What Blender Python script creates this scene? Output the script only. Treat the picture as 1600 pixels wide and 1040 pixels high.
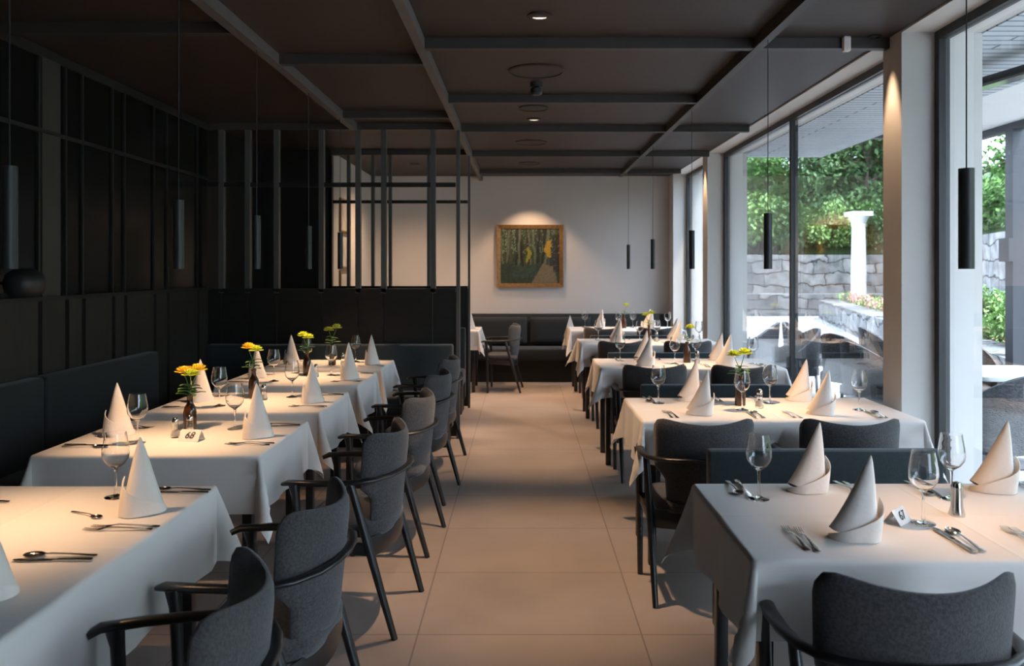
import bpy, bmesh, math, random
from math import sin, cos, pi, sqrt, radians, hypot, atan2
from mathutils import Vector, Matrix

# ------------------------------------------------------------------ camera, sky, sun, exposure
SC = bpy.context.scene
COL = SC.collection
for _o in list(bpy.data.objects):
    bpy.data.objects.remove(_o, do_unlink=True)

F = 1250.0            # focal length in pixels of the 1600 px wide frame
EYE = 1.55            # camera height
cam_d = bpy.data.cameras.new('camera')
cam_d.sensor_width = 36.0
cam_d.lens = 36.0 * F / 1600.0
cam_d.shift_x = -15.0 / 1600.0
cam_d.shift_y = -100.0 / 1600.0
cam_d.clip_start = 0.05
cam_d.clip_end = 300
cam_d.dof.use_dof = True
cam_d.dof.focus_distance = 3.6
cam_d.dof.aperture_fstop = 4.5
cam = bpy.data.objects.new('camera', cam_d)
cam.location = (0, 0, EYE)
cam.rotation_euler = (pi / 2, 0, 0)
COL.objects.link(cam)
SC.camera = cam

world = bpy.data.worlds.new('sky')
SC.world = world
world.use_nodes = True
_bg = world.node_tree.nodes['Background']
_bg.inputs['Color'].default_value = (0.63, 0.78, 1.0, 1)
_bg.inputs['Strength'].default_value = 5.2

sun_d = bpy.data.lights.new('sun', 'SUN')
sun_d.energy = 3.6
sun_d.angle = radians(1.5)
sun_d.color = (1.0, 0.97, 0.92)
sun = bpy.data.objects.new('sun', sun_d)
COL.objects.link(sun)
sun.rotation_euler = Vector((-0.34, 0.42, -1.0)).to_track_quat('-Z', 'Y').to_euler()
sun.location = (6, -6, 12)

SC.view_settings.view_transform = 'Standard'
SC.view_settings.look = 'None'
SC.view_settings.gamma = 1.0
SC.view_settings.exposure = 0.95
SC.view_settings.use_curve_mapping = False

# ------------------------------------------------------------------ main dimensions (metres)
CEIL = 2.88
WR = 2.117            # room face of the window wall
WG = 2.33             # plane of the glass
WO = 2.567            # outer face of the window wall
WL = -2.87            # left wall
WF = 11.47            # far wall
TT = 0.775            # table height
BACK = -2.6
TRACK_R, BEAM_M, TRACK_L = 1.36, -0.583, -1.53
P1, P2 = 7.33, 8.95   # the two screens on the left


# ------------------------------------------------------------------ materials
def mat(name, col, rough=0.6, metal=0.0, noise=None, bump=0.0, bscale=60.0, stretch=(1, 1, 1), spec=0.5, coord='Object', sheen=0.0):
    m = bpy.data.materials.new(name)
    m.use_nodes = True
    nt = m.node_tree
    b = nt.nodes['Principled BSDF']
    b.inputs['Base Color'].default_value = (*col, 1)
    b.inputs['Roughness'].default_value = rough
    b.inputs['Metallic'].default_value = metal
    b.inputs['Specular IOR Level'].default_value = spec
    if sheen:
        b.inputs['Sheen Weight'].default_value = sheen
    if noise or bump:
        tc = nt.nodes.new('ShaderNodeTexCoord')
        mp = nt.nodes.new('ShaderNodeMapping')
        mp.inputs['Scale'].default_value = stretch
        nt.links.new(tc.outputs[coord], mp.inputs['Vector'])
    if noise:
        col2, sc = noise
        n = nt.nodes.new('ShaderNodeTexNoise')
        n.inputs['Scale'].default_value = sc
        n.inputs['Detail'].default_value = 4
        nt.links.new(mp.outputs[0], n.inputs['Vector'])
        r = nt.nodes.new('ShaderNodeValToRGB')
        r.color_ramp.elements[0].position = 0.35
        r.color_ramp.elements[1].position = 0.65
        r.color_ramp.elements[0].color = (*col, 1)
        r.color_ramp.elements[1].color = (*col2, 1)
        nt.links.new(n.outputs['Fac'], r.inputs['Fac'])
        nt.links.new(r.outputs['Color'], b.inputs['Base Color'])
    if bump:
        n2 = nt.nodes.new('ShaderNodeTexNoise')
        n2.inputs['Scale'].default_value = bscale
        n2.inputs['Detail'].default_value = 3
        nt.links.new(mp.outputs[0], n2.inputs['Vector'])
        bp = nt.nodes.new('ShaderNodeBump')
        bp.inputs['Strength'].default_value = bump
        bp.inputs['Distance'].default_value = 0.01
        nt.links.new(n2.outputs['Fac'], bp.inputs['Height'])
        nt.links.new(bp.outputs['Normal'], b.inputs['Normal'])
    return m


def brick_mat(name, c1, c2, mortar, bw, bh, ms, shift=(0, 0, 0), offset=0.0, rough=0.4, plane='XY', noise=0.12, bump=0.2, nscale=3.0, spec=0.5, distort=0.0):
    m = bpy.data.materials.new(name)
    m.use_nodes = True
    nt = m.node_tree
    b = nt.nodes['Principled BSDF']
    b.inputs['Roughness'].default_value = rough
    b.inputs['Specular IOR Level'].default_value = spec
    tc = nt.nodes.new('ShaderNodeTexCoord')
    sep = nt.nodes.new('ShaderNodeSeparateXYZ')
    cmb = nt.nodes.new('ShaderNodeCombineXYZ')
    nt.links.new(tc.outputs['Object'], sep.inputs[0])
    nt.links.new(sep.outputs['XYZ'.index(plane[0])], cmb.inputs[0])
    nt.links.new(sep.outputs['XYZ'.index(plane[1])], cmb.inputs[1])
    mp = nt.nodes.new('ShaderNodeMapping')
    mp.inputs['Location'].default_value = shift
    nt.links.new(cmb.outputs[0], mp.inputs['Vector'])
    br = nt.nodes.new('ShaderNodeTexBrick')
    br.offset = offset
    br.inputs['Scale'].default_value = 1.0
    br.inputs['Brick Width'].default_value = bw
    br.inputs['Row Height'].default_value = bh
    br.inputs['Mortar Size'].default_value = ms
    br.inputs['Mortar Smooth'].default_value = 0.1
    br.inputs['Bias'].default_value = 0
    br.inputs['Color1'].default_value = (*c1, 1)
    br.inputs['Color2'].default_value = (*c2, 1)
    br.inputs['Mortar'].default_value = (*mortar, 1)
    if distort:
        dn = nt.nodes.new('ShaderNodeTexNoise')
        dn.inputs['Scale'].default_value = 1.7
        dn.inputs['Detail'].default_value = 5
        nt.links.new(tc.outputs['Object'], dn.inputs['Vector'])
        sc = nt.nodes.new('ShaderNodeVectorMath'); sc.operation = 'MULTIPLY_ADD'
        sc.inputs[1].default_value = (distort, distort, distort)
        nt.links.new(dn.outputs['Color'], sc.inputs[0])
        nt.links.new(mp.outputs[0], sc.inputs[2])
        nt.links.new(sc.outputs[0], br.inputs['Vector'])
    else:
        nt.links.new(mp.outputs[0], br.inputs['Vector'])
    n = nt.nodes.new('ShaderNodeTexNoise')
    n.inputs['Scale'].default_value = nscale
    n.inputs['Detail'].default_value = 6
    nt.links.new(tc.outputs['Object'], n.inputs['Vector'])
    mx = nt.nodes.new('ShaderNodeMix')
    mx.data_type = 'RGBA'
    mx.blend_type = 'OVERLAY'
    mx.inputs['Factor'].default_value = noise
    nt.links.new(br.outputs['Color'], mx.inputs['A'])
    nt.links.new(n.outputs['Fac'], mx.inputs['B'])
    nt.links.new(mx.outputs['Result'], b.inputs['Base Color'])
    if bump:
        bp = nt.nodes.new('ShaderNodeBump')
        bp.inputs['Strength'].default_value = bump
        bp.inputs['Distance'].default_value = 0.01
        bp.invert = True
        nt.links.new(br.outputs['Fac'], bp.inputs['Height'])
        nt.links.new(bp.outputs['Normal'], b.inputs['Normal'])
    return m


def pane_mat(name, power=1.6, tint=(1.0, 1.0, 1.0)):
    """thin window glass: reflection by the Fresnel curve, the rest goes straight through"""
    m = bpy.data.materials.new(name)
    m.use_nodes = True
    nt = m.node_tree
    nt.nodes.clear()
    N = nt.nodes.new
    out = N('ShaderNodeOutputMaterial')
    mix = N('ShaderNodeMixShader')
    tr = N('ShaderNodeBsdfTransparent')
    tr.inputs['Color'].default_value = (*tint, 1)
    gl = N('ShaderNodeBsdfGlossy')
    gl.inputs['Roughness'].default_value = 0.0
    gl.inputs['Color'].default_value = (0.95, 0.97, 1, 1)
    geo = N('ShaderNodeNewGeometry')
    dot = N('ShaderNodeVectorMath'); dot.operation = 'DOT_PRODUCT'
    nt.links.new(geo.outputs['Normal'], dot.inputs[0])
    nt.links.new(geo.outputs['Incoming'], dot.inputs[1])

    def mth(op, a, b):
        x = N('ShaderNodeMath'); x.operation = op
        for k, s in ((0, a), (1, b)):
            if s is None: continue
            if isinstance(s, (int, float)): x.inputs[k].default_value = s
            else: nt.links.new(s, x.inputs[k])
        return x.outputs[0]
    c = mth('ABSOLUTE', dot.outputs['Value'], None)
    one = mth('SUBTRACT', 1.0, c)
    p5 = mth('POWER', one, 5.0)
    f = mth('ADD', mth('MULTIPLY', p5, 0.96), 0.04)
    t = mth('POWER', mth('SUBTRACT', 1.0, f), power)
    r = mth('SUBTRACT', 1.0, t)
    nt.links.new(r, mix.inputs[0])
    nt.links.new(tr.outputs[0], mix.inputs[1])
    nt.links.new(gl.outputs[0], mix.inputs[2])
    nt.links.new(mix.outputs[0], out.inputs[0])
    return m


M = {}
M['floor'] = brick_mat('beige floor tile', (0.42, 0.35, 0.305), (0.44, 0.365, 0.32), (0.25, 0.20, 0.175), 0.95, 0.695, 0.0035,
                       (0.441 + 0.95, -3.393 + 0.695 * 10, 0), 0.0, 0.42, 'XY', 0.25, 0.15, 2.2, 0.45)
M['ceiling'] = mat('dark stained ceiling boards', (0.048, 0.036, 0.031), 0.5, 0, ((0.039, 0.029, 0.025), 9), 0.25, 26, (0.5, 14, 1), 0.35)
M['beam'] = mat('charcoal ceiling batten', (0.055, 0.047, 0.043), 0.5, 0, ((0.045, 0.04, 0.037), 8), 0, 1, (1, 1, 1), 0.4)
M['beam_lit'] = mat('lit ceiling batten', (0.12, 0.108, 0.10), 0.5, 0, ((0.105, 0.095, 0.09), 8), 0, 1, (1, 1, 1), 0.4)  # light on the two left battens, put into a paler colour
M['plaster'] = mat('white plaster', (0.66, 0.635, 0.60), 0.85, 0, ((0.64, 0.615, 0.58), 3), 0.06, 120)
M['plaster_far'] = mat('pale grey plaster', (0.56, 0.52, 0.49), 0.85, 0, ((0.545, 0.505, 0.475), 2), 0.06, 120)
M['black_panel'] = mat('black stained panel', (0.017, 0.017, 0.016), 0.42, 0, ((0.013, 0.013, 0.012), 5), 0.1, 30, (1, 1, 8), 0.3)
M['dark_glass'] = mat('smoked glass', (0.007, 0.008, 0.008), 0.2, 0, spec=0.12)
M['wainscot'] = mat('dark brown oak panel', (0.034, 0.031, 0.027), 0.5, 0, ((0.026, 0.024, 0.021), 5), 0.12, 30, (6, 6, 0.5), 0.3)
M['steel'] = mat('dark grey steel', (0.085, 0.086, 0.082), 0.42, 0.0, spec=0.5)
M['steel_dark'] = mat('blackened steel', (0.018, 0.018, 0.017), 0.5, 0.0, spec=0.3)
M['frame'] = mat('anthracite window frame', (0.028, 0.029, 0.030), 0.45, 0, spec=0.5)
M['felt'] = mat('charcoal wool felt', (0.033, 0.031, 0.031), 0.95, 0, ((0.070, 0.066, 0.066), 130), 0.35, 260, sheen=0.25)
M['chairwood'] = mat('black lacquered wood', (0.012, 0.012, 0.013), 0.32, 0, spec=0.6)
M['bench'] = mat('dark teal wool', (0.013, 0.023, 0.027), 0.85, 0, ((0.018, 0.029, 0.033), 70), 0.2, 220, sheen=0.2)
M['blackbench'] = mat('black banquette cloth', (0.010, 0.0125, 0.0125), 0.8, 0, ((0.013, 0.016, 0.016), 60), 0.2, 200, sheen=0.15)
M['cloth'] = mat('white linen tablecloth', (0.74, 0.70, 0.66), 0.85, 0, None, 0.12, 14, sheen=0.15)
M['napkin'] = mat('cream linen napkin', (0.80, 0.73, 0.66), 0.85, 0, None, 0.12, 90, sheen=0.15)
M['chrome'] = mat('polished steel', (0.62, 0.60, 0.57), 0.16, 1.0)
M['pendant'] = mat('black pendant tube', (0.022, 0.023, 0.024), 0.45, 0, spec=0.5)
M['bottle'] = mat('brown bottle glass', (0.045, 0.018, 0.008), 0.12, 0, spec=0.6)
M['leafgreen'] = mat('leaf green', (0.09, 0.20, 0.035), 0.55, 0, ((0.14, 0.28, 0.05), 30))
M['yellow'] = mat('yellow petals', (0.88, 0.60, 0.03), 0.6, 0, ((0.92, 0.70, 0.10), 60))
M['lime'] = mat('lime yellow petals', (0.62, 0.66, 0.07), 0.6, 0, ((0.48, 0.58, 0.05), 60))
M['gold'] = mat('old gilt wood', (0.27, 0.15, 0.05), 0.42, 0.25, ((0.18, 0.09, 0.03), 30), 0.2, 60)
M['card'] = mat('white card', (0.80, 0.74, 0.69), 0.8)
M['ink'] = mat('black print', (0.03, 0.025, 0.02), 0.7)
M['salt'] = mat('salt grains', (0.82, 0.78, 0.72), 0.7)
M['grille'] = mat('bronze grille', (0.045, 0.036, 0.03), 0.6, 0, spec=0.3)
M['stone'] = brick_mat('grey stone blocks', (0.20, 0.198, 0.19), (0.105, 0.11, 0.11), (0.035, 0.035, 0.033), 1.1, 0.42, 0.02, (0, 0, 0), 0.4, 0.9, 'XZ', 1.0, 0.9, 3.5, 0.3, 0.55)
M['stone_y'] = brick_mat('grey stone courses', (0.20, 0.196, 0.19), (0.115, 0.117, 0.115), (0.035, 0.035, 0.033), 1.2, 0.42, 0.02, (0.3, 0.1, 0), 0.4, 0.9, 'YZ', 1.0, 0.9, 3.5, 0.3, 0.5)
M['paving'] = brick_mat('pale terrace paving', (0.31, 0.31, 0.305), (0.285, 0.285, 0.28), (0.20, 0.20, 0.197), 0.8, 0.8, 0.008, (0, 0, 0), 0.0, 0.8, 'XY', 0.3, 0.1, 2)
M['column'] = mat('white painted stone', (0.50, 0.50, 0.485), 0.7, 0, ((0.44, 0.44, 0.43), 5), 0.15, 30)
M['soffit'] = brick_mat('grey soffit boards', (0.58, 0.62, 0.66), (0.64, 0.68, 0.72), (0.20, 0.22, 0.24), 4.0, 0.09, 0.009, (0, 0, 0), 0.3, 0.7, 'XY', 0.2, 0.4, 4)
M['outdoor_steel'] = mat('grey blue steel', (0.045, 0.05, 0.06), 0.5, 0.0)
M['awning'] = mat('white canopy cloth', (0.86, 0.86, 0.86), 0.8)
M['wicker'] = mat('dark wicker weave', (0.018, 0.020, 0.024), 0.6, 0, ((0.075, 0.078, 0.085), 38), 0.9, 70, (1, 1, 2.2))
M['wicker_brown'] = mat('brown wicker weave', (0.07, 0.055, 0.045), 0.7, 0, ((0.14, 0.115, 0.095), 38), 0.9, 70, (1, 1, 2.2))
M['table_pale'] = mat('pale laminate', (0.62, 0.64, 0.62), 0.5)
M['bark'] = mat('grey brown bark', (0.16, 0.13, 0.10), 0.9, 0, ((0.09, 0.07, 0.055), 8), 0.6, 12, (1, 1, 0.3))
M['hill'] = mat('overgrown hillside', (0.03, 0.06, 0.02), 0.95, 0, ((0.07, 0.13, 0.04), 2.2), 1.0, 2.5)
M['soil'] = mat('dark planting soil', (0.05, 0.04, 0.03), 0.95, 0, ((0.08, 0.06, 0.045), 10), 0.5, 20)
for k_, (a_, b_) in {'foliage_dark': ((0.04, 0.10, 0.032), (0.11, 0.20, 0.065)), 'foliage_mid': ((0.07, 0.18, 0.04), (0.17, 0.32, 0.08)),
                     'foliage_pale': ((0.14, 0.27, 0.07), (0.30, 0.44, 0.14))}.items():
    M[k_] = mat(k_.replace('_', ' '), a_, 0.6, 0, (b_, 1.6))
M['pink'] = mat('pink blossom', (0.75, 0.22, 0.28), 0.7, 0, ((0.85, 0.55, 0.5), 6))
M['window_glass'] = pane_mat('window glass')
M['print'] = mat('faded print', (0.50, 0.47, 0.43), 0.6, 0, ((0.36, 0.34, 0.31), 8))


def glass_mat():
    m = bpy.data.materials.new('clear crystal')
    m.use_nodes = True
    nt = m.node_tree
    nt.nodes.clear()
    out = nt.nodes.new('ShaderNodeOutputMaterial')
    g = nt.nodes.new('ShaderNodeBsdfGlass')
    g.inputs['IOR'].default_value = 1.45
    g.inputs['Roughness'].default_value = 0.0
    nt.links.new(g.outputs[0], out.inputs[0])
    return m


M['crystal'] = glass_mat()


def lamp_mat(name, col, strength):
    m = bpy.data.materials.new(name)
    m.use_nodes = True
    b = m.node_tree.nodes['Principled BSDF']
    b.inputs['Base Color'].default_value = (0.8, 0.8, 0.8, 1)
    b.inputs['Emission Color'].default_value = (*col, 1)
    b.inputs['Emission Strength'].default_value = strength
    return m


M['lamp_dim'] = lamp_mat('dim lamp reflector', (1.0, 0.86, 0.68), 1.3)
M['lamp'] = lamp_mat('lit lamp', (1.0, 0.86, 0.66), 5.0)


# ------------------------------------------------------------------ mesh helpers
class MB:
    def __init__(self):
        self.v, self.f = [], []

    def add(self, vs, fs):
        n = len(self.v)
        self.v += [tuple(p) for p in vs]
        self.f += [tuple(i + n for i in q) for q in fs]
        return self

    def box(self, x0, x1, y0, y1, z0, z1):
        vs = [(x, y, z) for z in (z0, z1) for y in (y0, y1) for x in (x0, x1)]
        return self.add(vs, [(0, 2, 3, 1), (4, 5, 7, 6), (0, 1, 5, 4), (2, 6, 7, 3), (0, 4, 6, 2), (1, 3, 7, 5)])

    def bar(self, a, b, w, h, up=(0, 0, 1)):
        a, b, up = Vector(a), Vector(b), Vector(up)
        t = (b - a).normalized()
        s = t.cross(up).normalized()
        u = s.cross(t).normalized()
        vs = [p + s * (w / 2 * i) + u * (h / 2 * j) for p in (a, b) for (i, j) in ((-1, -1), (1, -1), (1, 1), (-1, 1))]
        return self.add(vs, [(0, 1, 2, 3), (7, 6, 5, 4), (0, 4, 5, 1), (1, 5, 6, 2), (2, 6, 7, 3), (3, 7, 4, 0)])

    def tube(self, pts, rad, n=10, squash=1.0, up=(0, 0, 1), caps=True):
        """rad is the half width; squash scales the half height"""
        pts = [Vector(p) for p in pts]
        k = len(pts)
        rad = rad if isinstance(rad, (list, tuple)) else [rad] * k
        rings = []
        for i, p in enumerate(pts):
            t = (pts[min(i + 1, k - 1)] - pts[max(i - 1, 0)]).normalized()
            s = t.cross(Vector(up))
            s = s.normalized() if s.length > 1e-4 else Vector((1, 0, 0))
            u = s.cross(t).normalized()
            rings.append([p + s * (rad[i] * cos(2 * pi * j / n)) + u * (rad[i] * squash * sin(2 * pi * j / n)) for j in range(n)])
        vs = [q for r in rings for q in r]
        fs = [(i * n + j, i * n + (j + 1) % n, (i + 1) * n + (j + 1) % n, (i + 1) * n + j) for i in range(k - 1) for j in range(n)]
        if caps:
            fs += [tuple(range(n - 1, -1, -1)), tuple(range((k - 1) * n, k * n))]
        return self.add(vs, fs)

    def lathe(self, prof, n=24, c=(0, 0, 0), closed=False):
        """prof: list of (r, z); ends are capped when r > 0 unless closed"""
        vs, fs = [], []
        k = len(prof)
        for r, z in prof:
            vs += [(c[0] + r * cos(2 * pi * j / n), c[1] + r * sin(2 * pi * j / n), c[2] + z) for j in range(n)]
        rng = range(k if closed else k - 1)
        for i in rng:
            i2 = (i + 1) % k
            fs += [(i * n + j, i * n + (j + 1) % n, i2 * n + (j + 1) % n, i2 * n + j) for j in range(n)]
        if not closed:
            fs += [tuple(range(n - 1, -1, -1)), tuple(range((k - 1) * n, k * n))]
        return self.add(vs, fs)

    def grid(self, fn, nu, nv):
        vs = [fn(i / (nu - 1), j / (nv - 1)) for j in range(nv) for i in range(nu)]
        fs = [(j * nu + i, j * nu + i + 1, (j + 1) * nu + i + 1, (j + 1) * nu + i) for j in range(nv - 1) for i in range(nu - 1)]
        return self.add(vs, fs)

    def pad(self, fn, nrm, th, nu, nv):
        """a closed cushion: the surface fn(u,v) with half thickness th rounded off at the rim"""
        n = nu * nv
        A, B = [], []
        for j in range(nv):
            for i in range(nu):
                u, v = i / (nu - 1), j / (nv - 1)
                e = max(abs(2 * u - 1), abs(2 * v - 1))
                t = th * sqrt(max(0.0, 1 - e ** 8)) if e < 1 else 0.0
                t = max(t, th * 0.25)
                p, q = Vector(fn(u, v)), Vector(nrm(u, v)).normalized()
                A.append(p + q * t)
                B.append(p - q * t)
        fs = []
        for j in range(nv - 1):
            for i in range(nu - 1):
                a, b, c, d = j * nu + i, j * nu + i + 1, (j + 1) * nu + i + 1, (j + 1) * nu + i
                fs += [(a, b, c, d), (n + d, n + c, n + b, n + a)]
        rim = [i for i in range(nu)] + [j * nu + nu - 1 for j in range(1, nv)] + [(nv - 1) * nu + i for i in range(nu - 2, -1, -1)] + [j * nu for j in range(nv - 2, 0, -1)]
        for k in range(len(rim)):
            a, b = rim[k], rim[(k + 1) % len(rim)]
            fs.append((b, a, n + a, n + b))
        return self.add(A + B, fs)

    def soft(self, outline, zs, ins, n=None):
        """stack of the same outline inset by ins at heights zs (a cushion or slab)"""
        k = len(outline)
        cx = sum(p[0] for p in outline) / k
        cy = sum(p[1] for p in outline) / k
        vs, fs = [], []
        for z, d in zip(zs, ins):
            for (x, y) in outline:
                L = hypot(x - cx, y - cy) or 1
                vs.append((x - (x - cx) / L * d, y - (y - cy) / L * d, z))
        for i in range(len(zs) - 1):
            fs += [(i * k + j, i * k + (j + 1) % k, (i + 1) * k + (j + 1) % k, (i + 1) * k + j) for j in range(k)]
        fs += [tuple(range(k - 1, -1, -1)), tuple(range((len(zs) - 1) * k, len(zs) * k))]
        return self.add(vs, fs)

    def build(self, name, m, parent=None, smooth=False, bevel=0.0, seg=2, loc=None, solid=0.0, auto=40):
        bm = bmesh.new()
        vv = [bm.verts.new(p) for p in self.v]
        for q in self.f:
            try:
                bm.faces.new([vv[i] for i in q])
            except ValueError:
                pass
        bmesh.ops.recalc_face_normals(bm, faces=bm.faces)
        if bevel:
            es = [e for e in bm.edges if len(e.link_faces) == 2 and e.calc_face_angle(0) > 0.6]
            bmesh.ops.bevel(bm, geom=es, offset=bevel, segments=seg, affect='EDGES', profile=0.5, clamp_overlap=True)
        if solid:
            bmesh.ops.solidify(bm, geom=bm.faces[:], thickness=solid)
        me = bpy.data.meshes.new(name)
        bm.to_mesh(me)
        bm.free()
        if smooth or bevel:
            for p in me.polygons:
                p.use_smooth = True
            try:
                me.set_sharp_from_angle(angle=radians(auto))
            except Exception:
                pass
        me.materials.append(m)
        o = bpy.data.objects.new(name, me)
        COL.objects.link(o)
        if parent is not None:
            o.parent = parent
        if loc is not None:
            o.location = loc
        return o


def tag(o, label, cat, group=None, kind=None):
    o['label'] = label
    o['category'] = cat
    if group: o['group'] = group
    if kind: o['kind'] = kind
    return o


def structure(o, label=None):
    o['kind'] = 'structure'
    if label: o['label'] = label
    return o


def thing(name, label, cat, loc=(0, 0, 0), rz=0.0, group=None):
    o = bpy.data.objects.new(name, None)
    o.empty_display_size = 0.05
    COL.objects.link(o)
    o.location = loc
    o.rotation_euler = (0, 0, rz)
    return tag(o, label, cat, group)


def clone(o, parent=None):
    c = o.copy()
    COL.objects.link(c)
    if parent is not None:
        c.parent = parent
    for ch in o.children:
        clone(ch, c)
    return c


class Maker:
    """builds a kind once, then hands out copies of the thing with copies of all its parts"""
    def __init__(self, fn):
        self.fn, self.proto, self.used = fn, None, False

    def put(self, label, cat, loc, rz=0.0, group=None, scale=None):
        if self.proto is None:
            self.proto = self.fn()
            o = self.proto
        else:
            o = clone(self.proto)
        for k in ('label', 'category', 'group'):
            if k in o: del o[k]
        tag(o, label, cat, group)
        o.location = loc
        o.rotation_euler = (0, 0, rz)
        if scale: o.scale = scale if isinstance(scale, tuple) else (scale,) * 3
        return o


def root(name):
    o = bpy.data.objects.new(name, None)
    o.empty_display_size = 0.05
    COL.objects.link(o)
    return o


def superellipse(a, b, n=32, e=4.0, cx=0, cy=0):
    out = []
    for k in range(n):
        t = 2 * pi * k / n
        c, s = cos(t), sin(t)
        out.append((cx + a * math.copysign(abs(c) ** (2 / e), c), cy + b * math.copysign(abs(s) ** (2 / e), s)))
    return out


def spot(name, parent, loc, energy, angle, color, blend=0.6, radius=0.02, aim=(0, 0, -1)):
    d = bpy.data.lights.new(name, 'SPOT')
    d.energy = energy
    d.spot_size = angle
    d.spot_blend = blend
    d.color = color
    d.shadow_soft_size = radius
    o = bpy.data.objects.new(name, d)
    COL.objects.link(o)
    o.location = loc
    o.rotation_euler = Vector(aim).to_track_quat('-Z', 'Y').to_euler()
    if parent: o.parent = parent
    return o


WARM = (1.0, 0.61, 0.33)
WARM2 = (1.0, 0.66, 0.41)

# ------------------------------------------------------------------ the room shell
structure(MB().box(WL - 0.15, WO, BACK, WF + 0.15, -0.2, 0.0).build('floor', M['floor']))
structure(MB().box(WL - 0.15, WR, BACK, WF + 0.15, CEIL, CEIL + 0.25).build('ceiling', M['ceiling']))
structure(MB().box(-2.25, WO, WF, WF + 0.15, 0, CEIL).build('wall_far', M['plaster_far']))
structure(MB().box(WL - 0.15, WO, BACK - 0.15, BACK, 0, CEIL).build('wall_back', M['black_panel']))

# window wall: three piers and the lintel over the windows
PIERS = [(4.457, 4.684), (9.11, 9.35), (11.17, WF + 0.15)]
wr = MB()
for a, b in PIERS:
    wr.box(WR, WO, a, b, 0, CEIL - 0.012)
wr.box(WR, WO, BACK, WF + 0.15, CEIL - 0.012, CEIL + 0.25)
structure(wr.build('wall_right', M['plaster']))


def window(n, y0, y1, mull):
    w = root('window_%d' % n)
    structure(w, 'floor to ceiling window with slim anthracite frame')
    f = MB()
    t = 0.05
    f.box(WG - 0.03, WG + 0.03, y0, y0 + t, 0, CEIL - 0.012)
    f.box(WG - 0.03, WG + 0.03, y1 - t, y1, 0, CEIL - 0.012)
    f.box(WG - 0.03, WG + 0.03, y0 + t, y1 - t, CEIL - 0.062, CEIL - 0.012)
    f.box(WG - 0.03, WG + 0.03, y0 + t, y1 - t, 0, 0.06)
    f.build('frame', M['frame'], w)
    for y in mull:
        MB().box(WG - 0.03, WG + 0.03, y - 0.022, y + 0.022, 0.06, CEIL - 0.062).build('mullion', M['frame'], w)
    ys = [y0 + t] + [q for y in mull for q in (y - 0.022, y + 0.022)] + [y1 - t]
    for a, b in zip(ys[::2], ys[1::2]):
        MB().box(WG - 0.012, WG + 0.012, a, b, 0.06, CEIL - 0.062).build('pane', M['window_glass'], w)
    return w


window(1, BACK, 4.457, [1.2])
window(2, 4.684, 9.11, [6.85])
window(3, 9.35, 11.17, [])

# ceiling battens
BZ = CEIL - 0.062
n = 1
for (x, w_, y0, y1) in ((TRACK_R, 0.05, BACK, 11.0), (BEAM_M, 0.05, BACK, WF), (TRACK_L, 0.06, BACK, P1 - 0.03)):
    structure(MB().box(x - w_ / 2, x + w_ / 2, y0, y1, BZ - 0.004, CEIL).build('trim_%d' % n, M['beam' if x > 0 else 'beam_lit']))
    n += 1
for (y, x0, x1) in ((4.60, BEAM_M + 0.025, WR), (6.10, BEAM_M + 0.025, TRACK_R - 0.025), (7.40, BEAM_M + 0.025, WR - 0.01),
                    (9.02, BEAM_M + 0.025, WR), (10.62, BEAM_M + 0.025, WR), (1.9, BEAM_M + 0.025, WR),
                    (4.95, TRACK_L + 0.03, BEAM_M - 0.025), (6.72, TRACK_L + 0.03, BEAM_M - 0.025),
                    (4.3, WL, TRACK_L - 0.03), (2.6, WL, TRACK_L - 0.03), (2.6, TRACK_L + 0.03, BEAM_M - 0.025)):
    structure(MB().box(x0, x1, y, y + 0.055, BZ, CEIL).build('trim_%d' % n, M['beam']))
    n += 1

# left wall: wainscot below, smoked glass above, slim posts
structure(MB().box(WL - 0.15, WL, BACK, P2, 0, CEIL).build('wall_left', M['black_panel']))
wc = MB()
posts = [2.9, 3.2, 3.75, 4.2, 4.72, 5.0, 5.19, 5.57, 5.74, 6.2, 6.43, 7.03]
ys = [BACK] + posts + [P1 - 0.06]
wp = MB()
for a, b in zip(ys[:-1], ys[1:]):
    wp.box(WL, WL + 0.03, a + 0.022, b - 0.022, 0, 1.36)
structure(wp.build('baseboard_left', M['wainscot']), 'dark oak wainscot boards along the left wall')
gl = MB().box(WL + 0.002, WL + 0.012, BACK, P1 - 0.06, 1.385, CEIL - 0.02)
g_o = structure(gl.build('window_4', M['dark_glass']), 'smoked glass panels in the upper left wall')
gr = root('window_5')
structure(gr, 'steel glazing bars over the smoked glass of the left wall')
for y in posts:
    MB().box(WL + 0.012, WL + 0.026, y - 0.009, y + 0.009, 1.385, CEIL - 0.03).build('mullion', M['steel_dark'], gr)
for z, h in ((2.37, 0.012), (CEIL - 0.045, 0.025)):
    MB().box(WL + 0.012, WL + 0.030, BACK, P1 - 0.06, z - h, z + h).build('rail', M['steel_dark'], gr)
MB().box(WL, WL + 0.045, BACK, P1 - 0.06, 1.36, 1.385).build('sill', M['steel_dark'], gr)
structure(MB().box(WL + 0.012, WL + 0.028, 4.745, 4.93, 1.385, CEIL - 0.07).build('trim_%d' % n, mat('olive oak board', (0.046, 0.043, 0.034), 0.5, 0, ((0.038, 0.035, 0.028), 5), 0, 1, (6, 6, 0.5)))); n += 1

# far left room beyond the screens
structure(MB().box(-2.25, -2.15, P2 + 0.03, WF, 0, CEIL).build('wall_left_far', M['plaster_far']))
structure(MB().box(WL, -2.12, P2 - 0.03, P2 + 0.03, 0, CEIL).build('wall_left_return', M['black_panel']))


# ------------------------------------------------------------------ screens (room dividers)
def px(p, d):            # the x of a line seen at column p when it stands d metres away
    return (p - 815.0) * d / F


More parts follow.
